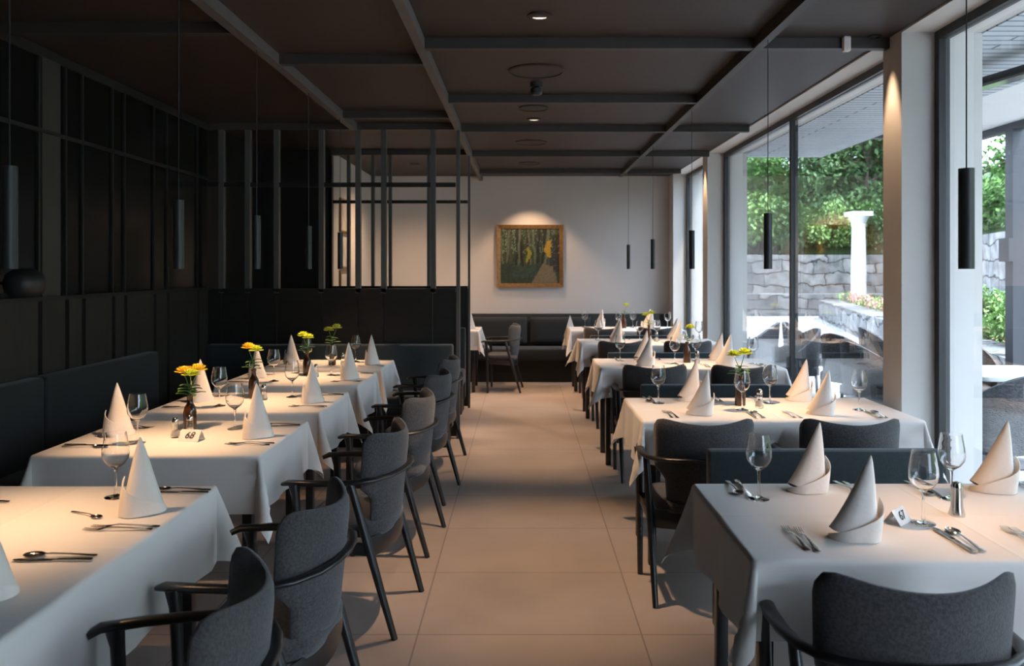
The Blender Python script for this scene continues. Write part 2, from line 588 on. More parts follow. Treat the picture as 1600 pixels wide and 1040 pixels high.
def screen(label, y, xs, ends, base_z, rails, w=0.046, x_left=WL, dep=0.06):
    t = thing('room_divider', label, 'room divider', (0, 0, 0), 0, 'slatted steel room dividers')
    bp = MB()
    edges = [x_left] + [x for x in xs if x > x_left + 0.1] + []
    xr = max(xs)
    ee = sorted(set([x_left] + list(xs)))
    for a, b in zip(ee[:-1], ee[1:]):
        if b - a > 0.08:
            bp.box(a + 0.006, b - 0.006, y - 0.02, y + 0.02, 0.02, base_z)
    bp.build('base_panel', M['black_panel'], t)
    for x in xs:
        z0 = 0.0 if x == xr else base_z - 0.01
        w_p = w * (.7 if x == xr else 1)
        MB().box(x - w_p / 2, x + w_p / 2, y - dep / 2, y + dep / 2, z0, BZ + 0.002).build('post', M['steel'], t)
    MB().box(x_left, xr - w / 2, y - 0.03, y + 0.03, base_z, base_z + 0.03).build('rail', M['steel_dark'], t)
    for z, h in rails:
        for a, b in zip(ee[:-1], ee[1:]):
            if b - a > w + 0.01:
                MB().box(a + w / 2 if a in xs else a, b - w / 2, y - 0.018, y + 0.018, z - h / 2, z + h / 2).build('rail', M['steel_dark'], t)
    MB().box(x_left, xr + w / 2, y - 0.035, y + 0.035, BZ + 0.002, CEIL - 0.001).build('head_rail', M['beam'], t)
    return t


screen('nearer black slatted steel room divider behind the left row of tables', P1, [px(p, P1) for p in (347, 388, 433, 503, 560, 600, 677, 716)], None, 1.34,
       [(2.32, 0.04)])
screen('farther black slatted room divider, seen through the nearer one', P2, [px(p, P2) for p in (518, 545, 583, 610, 670, 733)], None, 1.33, [(2.30, 0.035)], 0.034, px(518, P2))

# pictures on the far left wall
for k, (z0, z1) in enumerate(((1.99, 2.39), (1.56, 1.97), (1.12, 1.53))):
    t = thing('framed_print', '%s of three small framed prints stacked on the pale side wall' % ('topmost', 'middle one', 'lowest')[k], 'picture', (-2.15, 9.68, (z0 + z1) / 2), 0, 'small prints on the side wall')
    h = (z1 - z0) / 2
    fr = MB()
    for (a, b, c, d) in ((-.26, .26, h - .02, h), (-.26, .26, -h, -h + .02), (-.26, -.235, -h + .02, h - .02), (.235, .26, -h + .02, h - .02)):
        fr.box(0, 0.025, a, b, c, d)
    fr.build('frame', M['gold'], t)
    MB().box(0, 0.012, -.235, .235, -h + .02, h - .02).build('print', M['print'], t)


# ------------------------------------------------------------------ painting on the far wall
def painting():
    cx, cz, W, H = 0.12, 1.735, 0.95, 0.89
    t = thing('painting', 'oil painting of a forest path in a gilt frame on the far wall', 'painting', (cx, WF, cz))
    fr = MB()
    w = 0.055
    for sgn in (1, -1):
        fr.add([(-W / 2, -.005, sgn * H / 2), (W / 2, -.005, sgn * H / 2), (W / 2 - w, -.03, sgn * (H / 2 - w)), (-W / 2 + w, -.03, sgn * (H / 2 - w)),
                (-W / 2, -.045, sgn * H / 2), (W / 2, -.045, sgn * H / 2)], [(0, 1, 5, 4), (4, 5, 2, 3)])
        fr.add([(sgn * W / 2, -.005, -H / 2), (sgn * W / 2, -.005, H / 2), (sgn * (W / 2 - w), -.03, H / 2 - w), (sgn * (W / 2 - w), -.03, -H / 2 + w),
                (sgn * W / 2, -.045, -H / 2), (sgn * W / 2, -.045, H / 2)], [(0, 1, 5, 4), (4, 5, 2, 3)])
    fr.build('frame', M['gold'], t)
    nu, nv = 72, 66
    rnd = random.Random(5)
    cw, ch = W - 2 * w, H - 2 * w
    g = MB().grid(lambda u, v: ((u - .5) * cw, -.022, (v - .5) * ch), nu, nv)
    g.box(-W / 2 + .01, W / 2 - .01, -.018, -.001, -H / 2 + .01, H / 2 - .01)
    o = g.build('canvas', M['print'], t)
    me = o.data
    ca = me.color_attributes.new('paint', 'FLOAT_COLOR', 'POINT')
    trunks = [(rnd.uniform(0, 1), rnd.uniform(.008, .022), rnd.uniform(-.09, .09), rnd.choice([(.012, .012, .008), (.02, .018, .01), (.09, .11, .07), (.05, .055, .03)])) for _ in range(26)]

    def paint(u, v):
        s = rnd.random()
        lum = .5 + .5 * sin(u * 31 + 3 * sin(v * 7)) * sin(v * 13 + 2 * sin(u * 19))
        c = (.018 + .045 * s * lum, .028 + .062 * s * lum, .008 + .02 * s)
        if v > .55 and rnd.random() < .10 + .15 * (u < .35): c = (.20, .25, .18)
        for (tx, tw, lean, tc) in trunks:
            if v > .20 and abs(u - tx - lean * (v - .3) - .008 * sin(v * 17 + tx * 40)) < tw: c = tuple(q * (.7 + .6 * s) for q in tc)
        w1 = ((u - .47 + .02 * sin(v * 20)) / .035) ** 2 + ((v - .52) / .14) ** 2
        if w1 < .6 + .7 * s: c = (.17 + .08 * s, .17 + .06 * s, .012)
        w2 = ((u - .81 + .015 * sin(v * 23)) / .055) ** 2 + ((v - .64) / .16) ** 2
        if w2 < .6 + .7 * s: c = (.30 + .10 * s, .19 + .06 * s, .012)
        if v < .34 + .03 * sin(u * 12):
            c = (.014 + .02 * s, .028 + .032 * s * lum, .014 + .014 * s)
            if .2 < u < .6 and v > .10 and rnd.random() < .45: c = (.035, .065, .045)
            if (u - .72) > -(.36 - v) * .55 and u < .95 + (.1 - v) * .2: c = (.12 + .06 * s, .095 + .045 * s, .05 + .03 * s)
        if u > .9 and .2 < v < .9 and rnd.random() < .75: c = (.02, .014, .008)
        return c
    for i in range(nu * nv):
        r_, g_, b_ = paint((i % nu) / (nu - 1), (i // nu) / (nv - 1))
        ca.data[i].color = (r_, g_, b_, 1)
    m = bpy.data.materials.new('oil paint')
    m.use_nodes = True
    b = m.node_tree.nodes['Principled BSDF']
    at = m.node_tree.nodes.new('ShaderNodeVertexColor')
    at.layer_name = 'paint'
    m.node_tree.links.new(at.outputs['Color'], b.inputs['Base Color'])
    b.inputs['Roughness'].default_value = 0.5
    me.materials[0] = m


painting()


# ------------------------------------------------------------------ ceiling fittings
def downlight(label, x, y, energy, angle=1.1, r=0.06, lit=True, aim=(0, 0, -1), color=WARM2, blend=0.7):
    t = thing('downlight', label, 'downlight', (x, y, CEIL), 0, 'recessed ceiling downlights')
    MB().lathe([(r * .78, -.001), (r * .78, -.010), (r * 1.1, -.008), (r * 1.1, -.001)], 28, closed=True).build('trim_ring', M['grille'], t, smooth=True)
    MB().lathe([(0.001, -.003), (r * .76, -.003), (r * .76, -.001), (0.001, -.001)], 24).build('lens', M['pendant'], t)
    cr = MB()
    vs = []
    for k in range(13):
        a = radians(35 + 110 * k / 12)
        w = .30 * sin(pi * k / 12) + .02
        for q in (.74, .74 - w):
            vs.append((r * q * cos(a), r * q * sin(a), -.0045))
    cr.add(vs, [(2 * k, 2 * k + 1, 2 * k + 3, 2 * k + 2) for k in range(12)])
    if lit: cr.build('reflector', M['lamp_dim'], t, solid=.001)
    if energy:
        spot('downlight_beam', t, (0, 0, -0.02), energy, angle, color, blend, 0.03, aim)
    return t


downlight('round recessed downlight in the nearest ceiling bay over the aisle', 0.095, 4.2, 115, .95)
downlight('small recessed downlight past the second speaker grille over the aisle', 0.11, 7.1, 125, .95)
downlight('small recessed downlight over the far end of the aisle', 0.13, 9.37, 120, .95)
downlight('recessed spotlight in front of the forest painting', 0.12, 10.98, 42, 1.65, 0.05, False, blend=0.45)
downlight('recessed spot grazing the nearer white pier of the window wall', WR - 0.10, 4.57, 26, 0.6, 0.035, False, aim=(0.10, 0, -1), blend=0.4)
downlight('recessed spot grazing the farther white pier of the window wall', WR - 0.10, 9.23, 26, 0.6, 0.035, False, aim=(0.10, 0, -1), blend=0.4)

downlight('added unseen light behind the left room dividers, by the side wall', -1.35, 10.1, 95, 2.5, .06, False, blend=1.0)  # added to brighten the pale side wall; no fitting shows there
downlight('added unseen light between the two left room dividers', -1.45, 7.56, 60)  # added as well, tucked behind the head rail to brighten the niche
for label, y, r in (('large round speaker grille nearest in the ceiling over the aisle', 5.37, .19), ('second round speaker grille over the aisle, smaller', 6.6, .125),
                    ('third round speaker grille over the aisle', 8.4, .17), ('farthest round speaker grille over the aisle', 10.05, .14)):
    t = thing('speaker_grille', label, 'speaker grille', (0.1, y, CEIL), 0, 'speaker grilles in the ceiling')
    MB().lathe([(r, -.001), (r, -.006), (r * .93, -.010), (r * .93, -.001)], 36, closed=True).build('rim', M['grille'], t, smooth=True)
    MB().lathe([(0.001, -.005), (r * .93, -.005), (r * .93, -.001), (0.001, -.001)], 36).build('mesh', M['grille'], t)
t = thing('smoke_detector', 'small black sensor below the ceiling by the nearest speaker grille', 'sensor', (0.105, 5.72, CEIL))
MB().lathe([(0.045, -.001), (0.045, -.03), (0.02, -.035), (0.02, -.001)], 20, closed=True).build('base', M['pendant'], t, smooth=True)
MB().lathe([(0.02, -.03), (0.042, -.045), (0.042, -.075), (0.03, -.088), (0.001, -.09)], 20).build('head', M['pendant'], t, smooth=True)
t = thing('presence_sensor', 'small white sensor on the batten by the nearer pier', 'sensor', (1.86, 4.575, CEIL))
MB().box(-.02, .02, -.012, .025, -.085, -.001).build('body', M['card'], t, bevel=.004)


# ------------------------------------------------------------------ pendants
def make_pendant():
    r = root('pendant_lamp')
    MB().lathe([(0.0225, 0), (0.0225, 0.307), (0.004, 0.309), (0.004, 0.295), (0.0195, 0.293), (0.0195, 0)], 24, closed=True).build('lamp_shade', M['pendant'], r, smooth=True)
    MB().tube([(0, 0, .30), (0, 0, BZ - 1.55 - .004)], 0.0022, 8).build('cord', M['pendant'], r)
    MB().lathe([(0.001, .03), (.019, .03), (.019, .034), (.001, .034)], 16).build('bulb', M['lamp'], r)
    return r


PEND = Maker(make_pendant)
ORD = ['nearest', 'second', 'third', 'fourth', 'fifth']
for k, y in enumerate((2.446, 4.416, 6.39, 8.29, 10.18)):
    p = PEND.put('black tube pendant over the %s table by the windows' % ORD[k], 'pendant lamp', (TRACK_R, y, 1.55), 0, 'pendants over the window tables')
    spot('pendant_beam', p, (0, 0, 0.02), 13, 1.6, WARM, 0.8, 0.018)
for k, y in enumerate((2.39, 3.57, 4.62, 5.745, 6.75)):
    p = PEND.put('black tube pendant over the %s table along the left wall' % ORD[k], 'pendant lamp', (TRACK_L, y, 1.55), 0, 'pendants over the left tables')
    spot('pendant_beam', p, (0, 0, 0.02), (10, 13, 13, 13, 13)[k], 1.5, WARM, 0.8, 0.018)


# ------------------------------------------------------------------ chairs
def make_chair():
    r = root('armchair')
    # horseshoe arm rail
    half = [(0.238, 0.272, .634), (0.256, 0.245, .645), (0.271, 0.14, .648), (0.273, 0.03, .650), (0.263, -.055, .655), (0.235, -.125, .661), (0.175, -.175, .665), (0.09, -.201, .668)]
    path = [(-x, y, z) for x, y, z in half] + [(0, -.210, .669)] + list(reversed(half))
    rad = [.015, .0205, .021, .020, .018, .0165, .016, .016]
    rad = rad + [.016] + list(reversed(rad))
    MB().tube(path, rad, 12, 0.62).build('arm_rail', M['chairwood'], r, smooth=True, auto=60)
    for s in (-1, 1):
        MB().tube([(s * .262, .195, 0), (s * .264, .20, .40), (s * .266, .208, .59), (s * .266, .215, .642)], [.0135, .017, .018, .024], 10).build('leg', M['chairwood'], r, smooth=True, auto=60)
        MB().tube([(s * .252, -.215, 0), (s * .258, -.10, .40), (s * .266, -.03, .648)], [.0135, .019, .016], 10).build('leg', M['chairwood'], r, smooth=True, auto=60)
        MB().bar((s * .258, .19, .392), (s * .254, -.10, .372), .024, .05).build('side_rail', M['chairwood'], r, bevel=.005)
    MB().bar((-.25, .19, .392), (.25, .19, .392), .024, .045).build('front_rail', M['chairwood'], r, bevel=.005)
    # curved rear rail under the back
    def rr(u, v):
        x = (u - .5) * .50
        return (x, -.105 - .055 * (1 - (2 * u - 1) ** 2), .335 + .085 * v)
    MB().pad(rr, lambda u, v: (0, -1, 0), .010, 13, 4).build('rear_rail', M['chairwood'], r, smooth=True, auto=50)
    # seat cushion
    outl = []
    for (x, y) in superellipse(.245, .195, 40, 4.0, 0, .032):
        k = 1 - .12 * (0.2 - y) / .4
        outl.append((x * k, y))
    MB().soft(outl, [.405, .412, .44, .462, .470, .472], [.02, .002, 0, .008, .028, .08]).build('seat', M['felt'], r, smooth=True, auto=80)
    # curved upholstered back
    def hw(v):
        z = .43 + .41 * v
        if z < .56: return .175 + .01 * (z - .43) / .13
        if z < .62:
            q = (z - .56) / .06
            return .185 + .045 * q * q * (3 - 2 * q)
        return .230 + .008 * (z - .62) / .22
    def bk(u, v):
        s = 2 * u - 1
        w = hw(v) * (1 - .07 * max(0, (v - .86) / .14) ** 2.5)
        x = s * w
        top = .026 * (s * s) - .012
        z = .43 + (.41 + top * v) * v - .014 * max(0, (abs(s) - .82) / .18) ** 2 * v ** 4
        y = -.050 - .118 * (1 - (x / .24) ** 2) - .10 * (z - .60)
        return (x, y, z)
    MB().pad(bk, lambda u, v: ((2 * u - 1) * hw(v) * 4.1, -1.0, -.10), .021, 21, 17).build('backrest', M['felt'], r, smooth=True, auto=80)
    return r


CHAIR = Maker(make_chair)

# ------------------------------------------------------------------ tables and cloths
def table(label, cx, cy, w, d, group, leg_in=0.06, leg_y=0.06):
    t = thing('dining_table', label, 'table', (cx, cy, 0), 0, group)
    MB().box(-w / 2 + .015, w / 2 - .015, -d / 2 + .015, d / 2 - .015, TT - .035, TT - .004).build('table_top', M['chairwood'], t, bevel=.004)
    a, b = w / 2 - leg_in, d / 2 - leg_y
    for sx in (-1, 1):
        for sy in (-1, 1):
            MB().box(sx * a - .02, sx * a + .02, sy * b - .02, sy * b + .02, 0, TT - .035).build('leg', M['chairwood'], t, bevel=.004)
    f = MB()
    f.box(-a + .02, a - .02, -b - .012, -b + .012, TT - .088, TT - .035)
    f.box(-a + .02, a - .02, b - .012, b + .012, TT - .088, TT - .035)
    f.box(-a - .012, -a + .012, -b + .02, b - .02, TT - .088, TT - .035)
    f.box(a - .012, a + .012, -b + .02, b - .02, TT - .088, TT - .035)
    f.build('apron', M['chairwood'], t)
    return t


def cloth(label, cx, cy, w, d, group, drop=.25, seed=0, pockets=()):
    rnd = random.Random(seed)
    rho = .014
    ph = [rnd.uniform(0, 6.28) for _ in range(12)]

    def axis(L):
        a = L / 2
        inner = [-a + a * 2 * k / 14 for k in range(0, 7)] + [-.012, -.004, 0.0, .004, .012] + [-a + a * 2 * k / 14 for k in range(8, 15)]
        rim = [.006, .012, .018, .024, .034, .05, .07, .095, .12, .15, .18, .21, .232, drop]
        rim = [x for x in rim if x < drop] + [drop]
        # a finer grid near the corner gives the fold its shape
        return [-a - q for q in reversed(rim)] + inner + [a + q for q in rim]
    us, vs_ = axis(w), axis(d)

    def fn(i, j):
        u, v = us[i], vs_[j]
        cu, cv = max(-w / 2, min(w / 2, u)), max(-d / 2, min(d / 2, v))
        ex, ey = u - cu, v - cv
        r = hypot(ex, ey)
        if r < 1e-6:
            return (u, v, 0.0012 * sin(u * 9 + ph[0]) * sin(v * 8 + ph[1]) + .0014 * (max(0, 1 - abs(u) / .006) + max(0, 1 - abs(v) / .006)))
        dx, dy = ex / r, ey / r
        corner = abs(2 * dx * dy)
        s = cu * (abs(dy) > .5) + cv * (abs(dx) > .5)
        side = (0 if dx > .5 else 1 if dx < -.5 else 2 if dy > 0 else 3)
        L = w if abs(dy) > abs(dx) else d
        k = r / drop
        near = max(0.0, 1 - (L / 2 - abs(s)) / .22)          # towards the corner of the table
        wave = (.014 * sin(s * 11 + ph[side]) + .010 * sin(s * 21 + ph[side + 4])) * k
        wave -= .020 * near * k * (1 - corner)
        out_slope = .045 + .29 * corner ** 1.5
        if r < rho * pi / 2:
            a = r / rho
            o, dn = rho * sin(a), rho * (1 - cos(a))
        else:
            q = r - rho * pi / 2
            o, dn = rho + q * out_slope, rho + q * sqrt(1 - min(.9, out_slope) ** 2)
        o = max(o + wave, min(o, .008))
        # the cloth is pushed in where the arms of a chair touch it
        if side == 3 and corner < .5:
            for px_ in pockets:
                o -= .092 * math.exp(-((cu - px_) / .055) ** 2) * max(0, min(1, (r - .045) / .08)) * (1 - corner)
        # the corner flap folds a little to one side
        tw = .10 * corner * k * k * drop * sin(ph[8 + (dx > 0) + 2 * (dy > 0)] * 1)
        return (cu + dx * o - dy * tw, cv + dy * o + dx * tw, -dn + .006 * corner * sin(8 * r + ph[8]))
    nu, nv = len(us), len(vs_)
    g = MB()
    vv = [fn(i, j) for j in range(nv) for i in range(nu)]
    ff = [(j * nu + i, j * nu + i + 1, (j + 1) * nu + i + 1, (j + 1) * nu + i) for j in range(nv - 1) for i in range(nu - 1)]
    g.add(vv, ff)
    o = g.build('tablecloth', M['cloth'], None, smooth=True, loc=(cx, cy, TT + .002), solid=-.0025, auto=75)
    return tag(o, label, 'tablecloth', group)


# ------------------------------------------------------------------ tableware
def make_napkin(mirror=1, lean=.042, lift=.032):
    def prof(th, t, a, b):
        k = (1 - t) ** 0.86 + .045 * t
        left = max(0.0, -cos(th - .3)) ** 2
        x = a * cos(th) * k * (1 + (.06 + 4 * lift) * left * (1 - t)) + lean * t
        y = b * sin(th) * k * (1 + .10 * cos(3 * th + 1) * (1 - t))
        z = .238 * t + lift * left * (1 - t) ** 3
        return (mirror * x, y, z)
    g = MB()
    n, m = 36, 16
    vs, fs = [], []
    for j in range(m):
        t = j / (m - 1)
        for i in range(n):
            vs.append(prof(2 * pi * i / n, t, .062, .050))
    for j in range(m - 1):
        for i in range(n):
            fs.append((j * n + i, j * n + (i + 1) % n, (j + 1) * n + (i + 1) % n, (j + 1) * n + i))
    c = prof(0, 1, 0, 0)
    vs.append((c[0], c[1], c[2] + .004))
    fs += [((m - 1) * n + i, (m - 1) * n + (i + 1) % n, len(vs) - 1) for i in range(n)]
    g.add(vs, fs)
    # the turned-up cuff: low on one side, rising round the cone to a loose pointed ear
    cn, cm = 30, 7
    vs, fs = [], []
    for i in range(cn):
        q = i / (cn - 1)
        th = radians(-190 + 225 * q)
        hgt = .006 + .112 * q ** 1.25
        for j in range(cm):
            w = j / (cm - 1)
            x, y, z = prof(th, w * hgt / .238, .062, .050)
            f = 1.05 + .07 * q + .30 * w * q * q + .10 * w * sin(pi * q)
            vs.append((x * f, y * f, w * hgt + .001))
    for i in range(cn - 1):
        for j in range(cm - 1):
            fs.append((i * cm + j, (i + 1) * cm + j, (i + 1) * cm + j + 1, i * cm + j + 1))
    g.add(vs, fs)
    return g.build('napkin', M['napkin'], None, smooth=True, solid=.003, auto=50)


def make_glass():
    r = root('wine_glass')
    outer = [(.0005, .0), (.034, .0), (.035, .002), (.020, .005), (.006, .011), (.0042, .03), (.0040, .075), (.0055, .094), (.012, .1005), (.028, .112), (.040, .130), (.0435, .148), (.0425, .165), (.038, .190), (.0335, .218)]
    inner = [(.0327, .2180), (.0372, .190), (.0417, .165), (.0427, .148), (.0391, .1308), (.0273, .1134), (.012, .1035), (.0005, .1010)]
    MB().lathe(outer + inner, 32).build('bowl', M['crystal'], r, smooth=True, auto=32)
    return r


def make_glass_single():
    g = make_glass()
    b = g.children[0]
    b.parent = None
    bpy.data.objects.remove(g)
    b.name = 'wine_glass'
    return b


def strip(g, st):
    """a flat closed bar: st = list of (y, half width, z centre, half thickness)"""
    vs, fs = [], []
    for (y, w, z, h) in st:
        vs += [(-w, y, z - h * .4), (0, y, z - h), (w, y, z - h * .4), (w, y, z + h * .4), (0, y, z + h), (-w, y, z + h * .4)]
    for i in range(len(st) - 1):
        fs += [(i * 6 + j, i * 6 + (j + 1) % 6, (i + 1) * 6 + (j + 1) % 6, (i + 1) * 6 + j) for j in range(6)]
    fs += [tuple(range(5, -1, -1)), tuple(range((len(st) - 1) * 6, len(st) * 6))]
    g.add(vs, fs)


HANDLE = [(-.100, .004, .003, .0015), (-.097, .0085, .003, .0028), (-.075, .0078, .004, .0030), (-.03, .0045, .0075, .0024), (.02, .0030, .0095, .0020)]


def make_fork():
    g = MB()
    strip(g, HANDLE + [(.035, .0045, .0075, .0014), (.045, .010, .005, .001), (.058, .0115, .0035, .001)])
    for x in (-.0095, -.0032, .0032, .0095):
        strip(g, [(.055, .0018, .0035, .0009), (.08, .0017, .0035, .0009), (.10, .0008, .0065, .0006)])
        k = len(g.v) - 18
        g.v[k:] = [(a + x, b, c) for a, b, c in g.v[k:]]
    return g.build('fork', M['chrome'], None, smooth=True, auto=50)


def make_spoon():
    g = MB()
    strip(g, HANDLE + [(.04, .0032, .008, .0018)])
    vs, fs = [], []
    for j in range(5):
        ph = pi / 2 * j / 4
        for i in range(16):
            th = 2 * pi * i / 16
            k = cos(ph)
            vs.append((.020 * k * cos(th), .066 + .030 * k * sin(th) * (1.0 if sin(th) > 0 else .95), .0075 - .0065 * sin(ph)))
    for j in range(4):
        fs += [(j * 16 + i, j * 16 + (i + 1) % 16, (j + 1) * 16 + (i + 1) % 16, (j + 1) * 16 + i) for i in range(16)]
    n0 = len(g.v)
    g.add(vs, fs)
    vs2 = [(x * .93, .066 + (y - .066) * .93, z + .0012) for x, y, z in vs]
    g.add(vs2, [tuple(reversed(q)) for q in fs])
    n1 = n0 + len(vs)
    for i in range(16):
        g.f.append((n0 + i, n0 + (i + 1) % 16, n1 + (i + 1) % 16, n1 + i))
    return g.build('spoon', M['chrome'], None, smooth=True, auto=50)


def make_knife():
    g = MB()
    strip(g, [(-.105, .004, .0045, .002), (-.102, .0085, .0045, .0036), (-.06, .0078, .0045, .0038), (-.015, .0062, .0045, .0034), (-.008, .005, .004, .002),
              (0, .0085, .0035, .0009), (.06, .0105, .0035, .0008), (.092, .009, .0035, .0007), (.105, .0035, .0035, .0005)])
    return g.build('knife', M['chrome'], None, smooth=True, auto=50)


NAPKIN, NAPKINM, GLASS, FORK, SPOON, KNIFE = Maker(make_napkin), Maker(lambda: make_napkin(-1, .006, .012)), Maker(make_glass_single), Maker(make_fork), Maker(make_spoon), Maker(make_knife)
Z = TT + .0052
_r = random.Random(11)


def setting(where, cx, cy, ang, group, glass=True, parts='ffks', nap=0.0, gl=(.15, .20), kside=.23, full=True):
    """ang: the direction the diner faces. where: words that single out the seat"""
    f = Vector((cos(ang), sin(ang), 0))
    r = Vector((sin(ang), -cos(ang), 0))
    rz = ang - pi / 2
    P = lambda a, b: (cx + f.x * a + r.x * b, cy + f.y * a + r.y * b, Z)
    (NAPKINM if group != 'r' else NAPKIN).put('cream napkin folded into a cone, %s' % where, 'napkin', P(0, 0), nap + _r.uniform(-.15, .15), 'folded napkins', _r.uniform(.95, 1.05))
    if glass:
        GLASS.put('empty stemmed wine glass, %s' % where, 'wine glass', P(*gl), 0, 'wine glasses')
    off = [-.145, -.172]
    k = 0
    for q in parts:
        j = _r.uniform(-.06, .06)
        if q == 'f':
            FORK.put('steel %s fork, %s' % (('inner', 'outer')[k], where), 'fork', P(-.02 + .01 * k, off[k]), rz + j, 'cutlery')
            k += 1
        elif q == 'k':
            KNIFE.put('steel table knife, %s' % where, 'knife', P(-.02, kside), rz + j, 'cutlery')
        elif q == 's':
            SPOON.put('steel soup spoon, %s' % where, 'spoon', P(-.02, kside + .032), rz + j, 'cutlery')


# ------------------------------------------------------------------ left row
LT_X, LT_W = -1.56, 0.93
LY = [(2.20, 1.27), (3.69, .74), (4.65, .68), (5.64, .66), (6.49, .58)]
LN = ['long nearest table of the left row', 'second table of the left row', 'third table of the left row', 'fourth table of the left row', 'last table of the left row']
for k, (y, d) in enumerate(LY):
    extra = ['black legged table for four, nearest in the left row', 'black legged small table, second in the left row', 'black legged small table, third in the left row',
             'black legged small table, fourth in the left row', 'black legged small table, last in the left row by the room divider'][k]
    table(extra, LT_X, y, LT_W, d, 'left row tables')
    cloth(['long white tablecloth on the nearest left table', 'white tablecloth on the second left table, under the number card', 'white tablecloth on the third left table',
           'white tablecloth on the fourth left table', 'white tablecloth on the last left table by the room divider'][k], LT_X, y, LT_W, d, 'left row tablecloths', .25 if k else .27, k + 1)

LCH = [('dark grey felt armchair nearest the camera, left row', -.775, 1.81, .28), ('dark grey felt armchair, second in the left row', -.755, 2.52, .03), ('dark grey felt armchair, third in the left row', -.72, 3.62, 0),
       ('dark grey felt armchair, fourth in the left row', -.70, 4.57, .02), ('dark grey felt armchair, fifth in the left row', -.69, 5.52, -.02), ('dark grey felt armchair, last of the left row by the bench end', -.70, 6.42, .03)]
for lab, x, y, j in LCH:
    CHAIR.put(lab, 'chair', (x, y, 0), pi / 2 + j - .10, 'left row armchairs')

setting('at the nearest left seat on the aisle', -1.257, 1.87, pi, 'l', True, 'ffks', .85, (.17, .17), .24)
setting('at the second left seat on the aisle', -1.20, 2.53, pi, 'l', True, 'ffks', .85, (.17, .17), .22)
SPOON.put('steel spoon lying alone near the wall end of the nearest left table', 'spoon', (-1.79, 2.64, Z), pi / 2, 'cutlery')
SPOON.put('small dessert spoon above the second aisle napkin on the left', 'spoon', (-1.36, 2.50, Z), -pi / 2 - .5, 'cutlery', .75)
SW = ['', 'second', 'third', 'fourth', 'last']
for k in range(1, 5):
    y = LY[k][0]
    setting('on the %s left table by the aisle' % SW[k], -1.21, y - .02, pi, 'l', True, 'ffks' if k < 4 else 'fk', .85, (.17, .18), .24)
    setting('on the %s left table by the wall bench' % SW[k], -1.87, y + .02, 0, 'l', True, 'ffks' if k < 3 else 'fk', .85, (.17, .17), .22)


# ------------------------------------------------------------------ flowers, shakers, number cards
def make_vase():
    return MB().lathe([(.001, 0), (.028, 0), (.030, .004), (.030, .092), (.026, .112), (.016, .130), (.0135, .138), (.0135, .162), (.0155, .164), (.0155, .170), (.011, .170), (.011, .12), (.001, .118)], 24).build('bottle_vase', M['bottle'], None, smooth=True, auto=50)


def make_flower(mname):
    def fn():
        r = root('chrysanthemum')
        MB().tube([(0, 0, .121), (.001, .001, .17), (.010, .003, .22), (.031, .006, .268)], .0022, 6).build('stem', M['leafgreen'], r, smooth=True)
        rnd = random.Random(len(mname))
        g = MB()
        c = Vector((.034, .007, .276))
        for ring, (nn, el, L) in enumerate(((20, 0.0, .046), (18, .35, .043), (15, .7, .038), (10, 1.05, .031), (5, 1.35, .025))):
            for k in range(nn):
                a = 2 * pi * k / nn + ring * .3 + rnd.uniform(-.1, .1)
                e = el + .12 + rnd.uniform(-.08, .08)
                d = Vector((cos(a) * cos(e), sin(a) * cos(e), sin(e) * 1.1))
                s = Vector((-sin(a), cos(a), 0)) * .0074
                u = d.cross(s).normalized() * .002
                p0, p1, p2 = c + d * .004, c + d * L * .65 + u, c + d * L
                g.add([p0 - s * .4, p0 + s * .4, p1 + s, p2, p1 - s, p1 - u * 2.4], [(0, 1, 2, 5), (0, 5, 4), (5, 2, 3), (5, 3, 4), (0, 4, 3, 2, 1)])
        g.build('bloom', M[mname], r, smooth=True)
        lg = MB()
        for k in range(5):
            a = k * 2.4 + .4
            z = .172 + .011 * k
            d = Vector((cos(a), sin(a), .35)).normalized()
            s = Vector((-sin(a), cos(a), 0))
            b = Vector((.002, .002, z))
            L = .074 - .005 * k
            pts = [(0, .002), (.3, .013), (.6, .015), (.85, .008), (1, .0008)]
            vs = []
            for q, w in pts:
                p = b + d * (L * q) - Vector((0, 0, .018 * q * q))
                vs += [p - s * w, p + Vector((0, 0, -.002)), p + s * w]
            fs = []
            for i in range(len(pts) - 1):
                fs += [(i * 3, i * 3 + 1, i * 3 + 4, i * 3 + 3), (i * 3 + 1, i * 3 + 2, i * 3 + 5, i * 3 + 4)]
            lg.add(vs, fs)
        lg.build('leaves', M['leafgreen'], r, smooth=True, solid=.0012)
        return r
    return fn


def make_shaker():
    r = root('salt_shaker')
    MB().lathe([(.001, 0), (.019, 0), (.020, .004), (.0165, .03), (.0145, .058), (.0135, .066), (.0125, .066), (.0135, .058), (.0150, .03), (.017, .006), (.001, .005)], 20).build('body', M['crystal'], r, smooth=True, auto=50)
    MB().lathe([(.001, .0062), (.0160, .0066), (.0140, .032), (.001, .033)], 18).build('salt', M['salt'], r, smooth=True, auto=50)
    MB().lathe([(.0145, .066), (.0150, .070), (.0140, .082), (.009, .090), (.001, .092), (.001, .0662)], 20).build('cap', M['chrome'], r, smooth=True, auto=50)
    return r


VASE, YEL, LIM, SHAK = Maker(make_vase), Maker(make_flower('yellow')), Maker(make_flower('lime')), Maker(make_shaker)


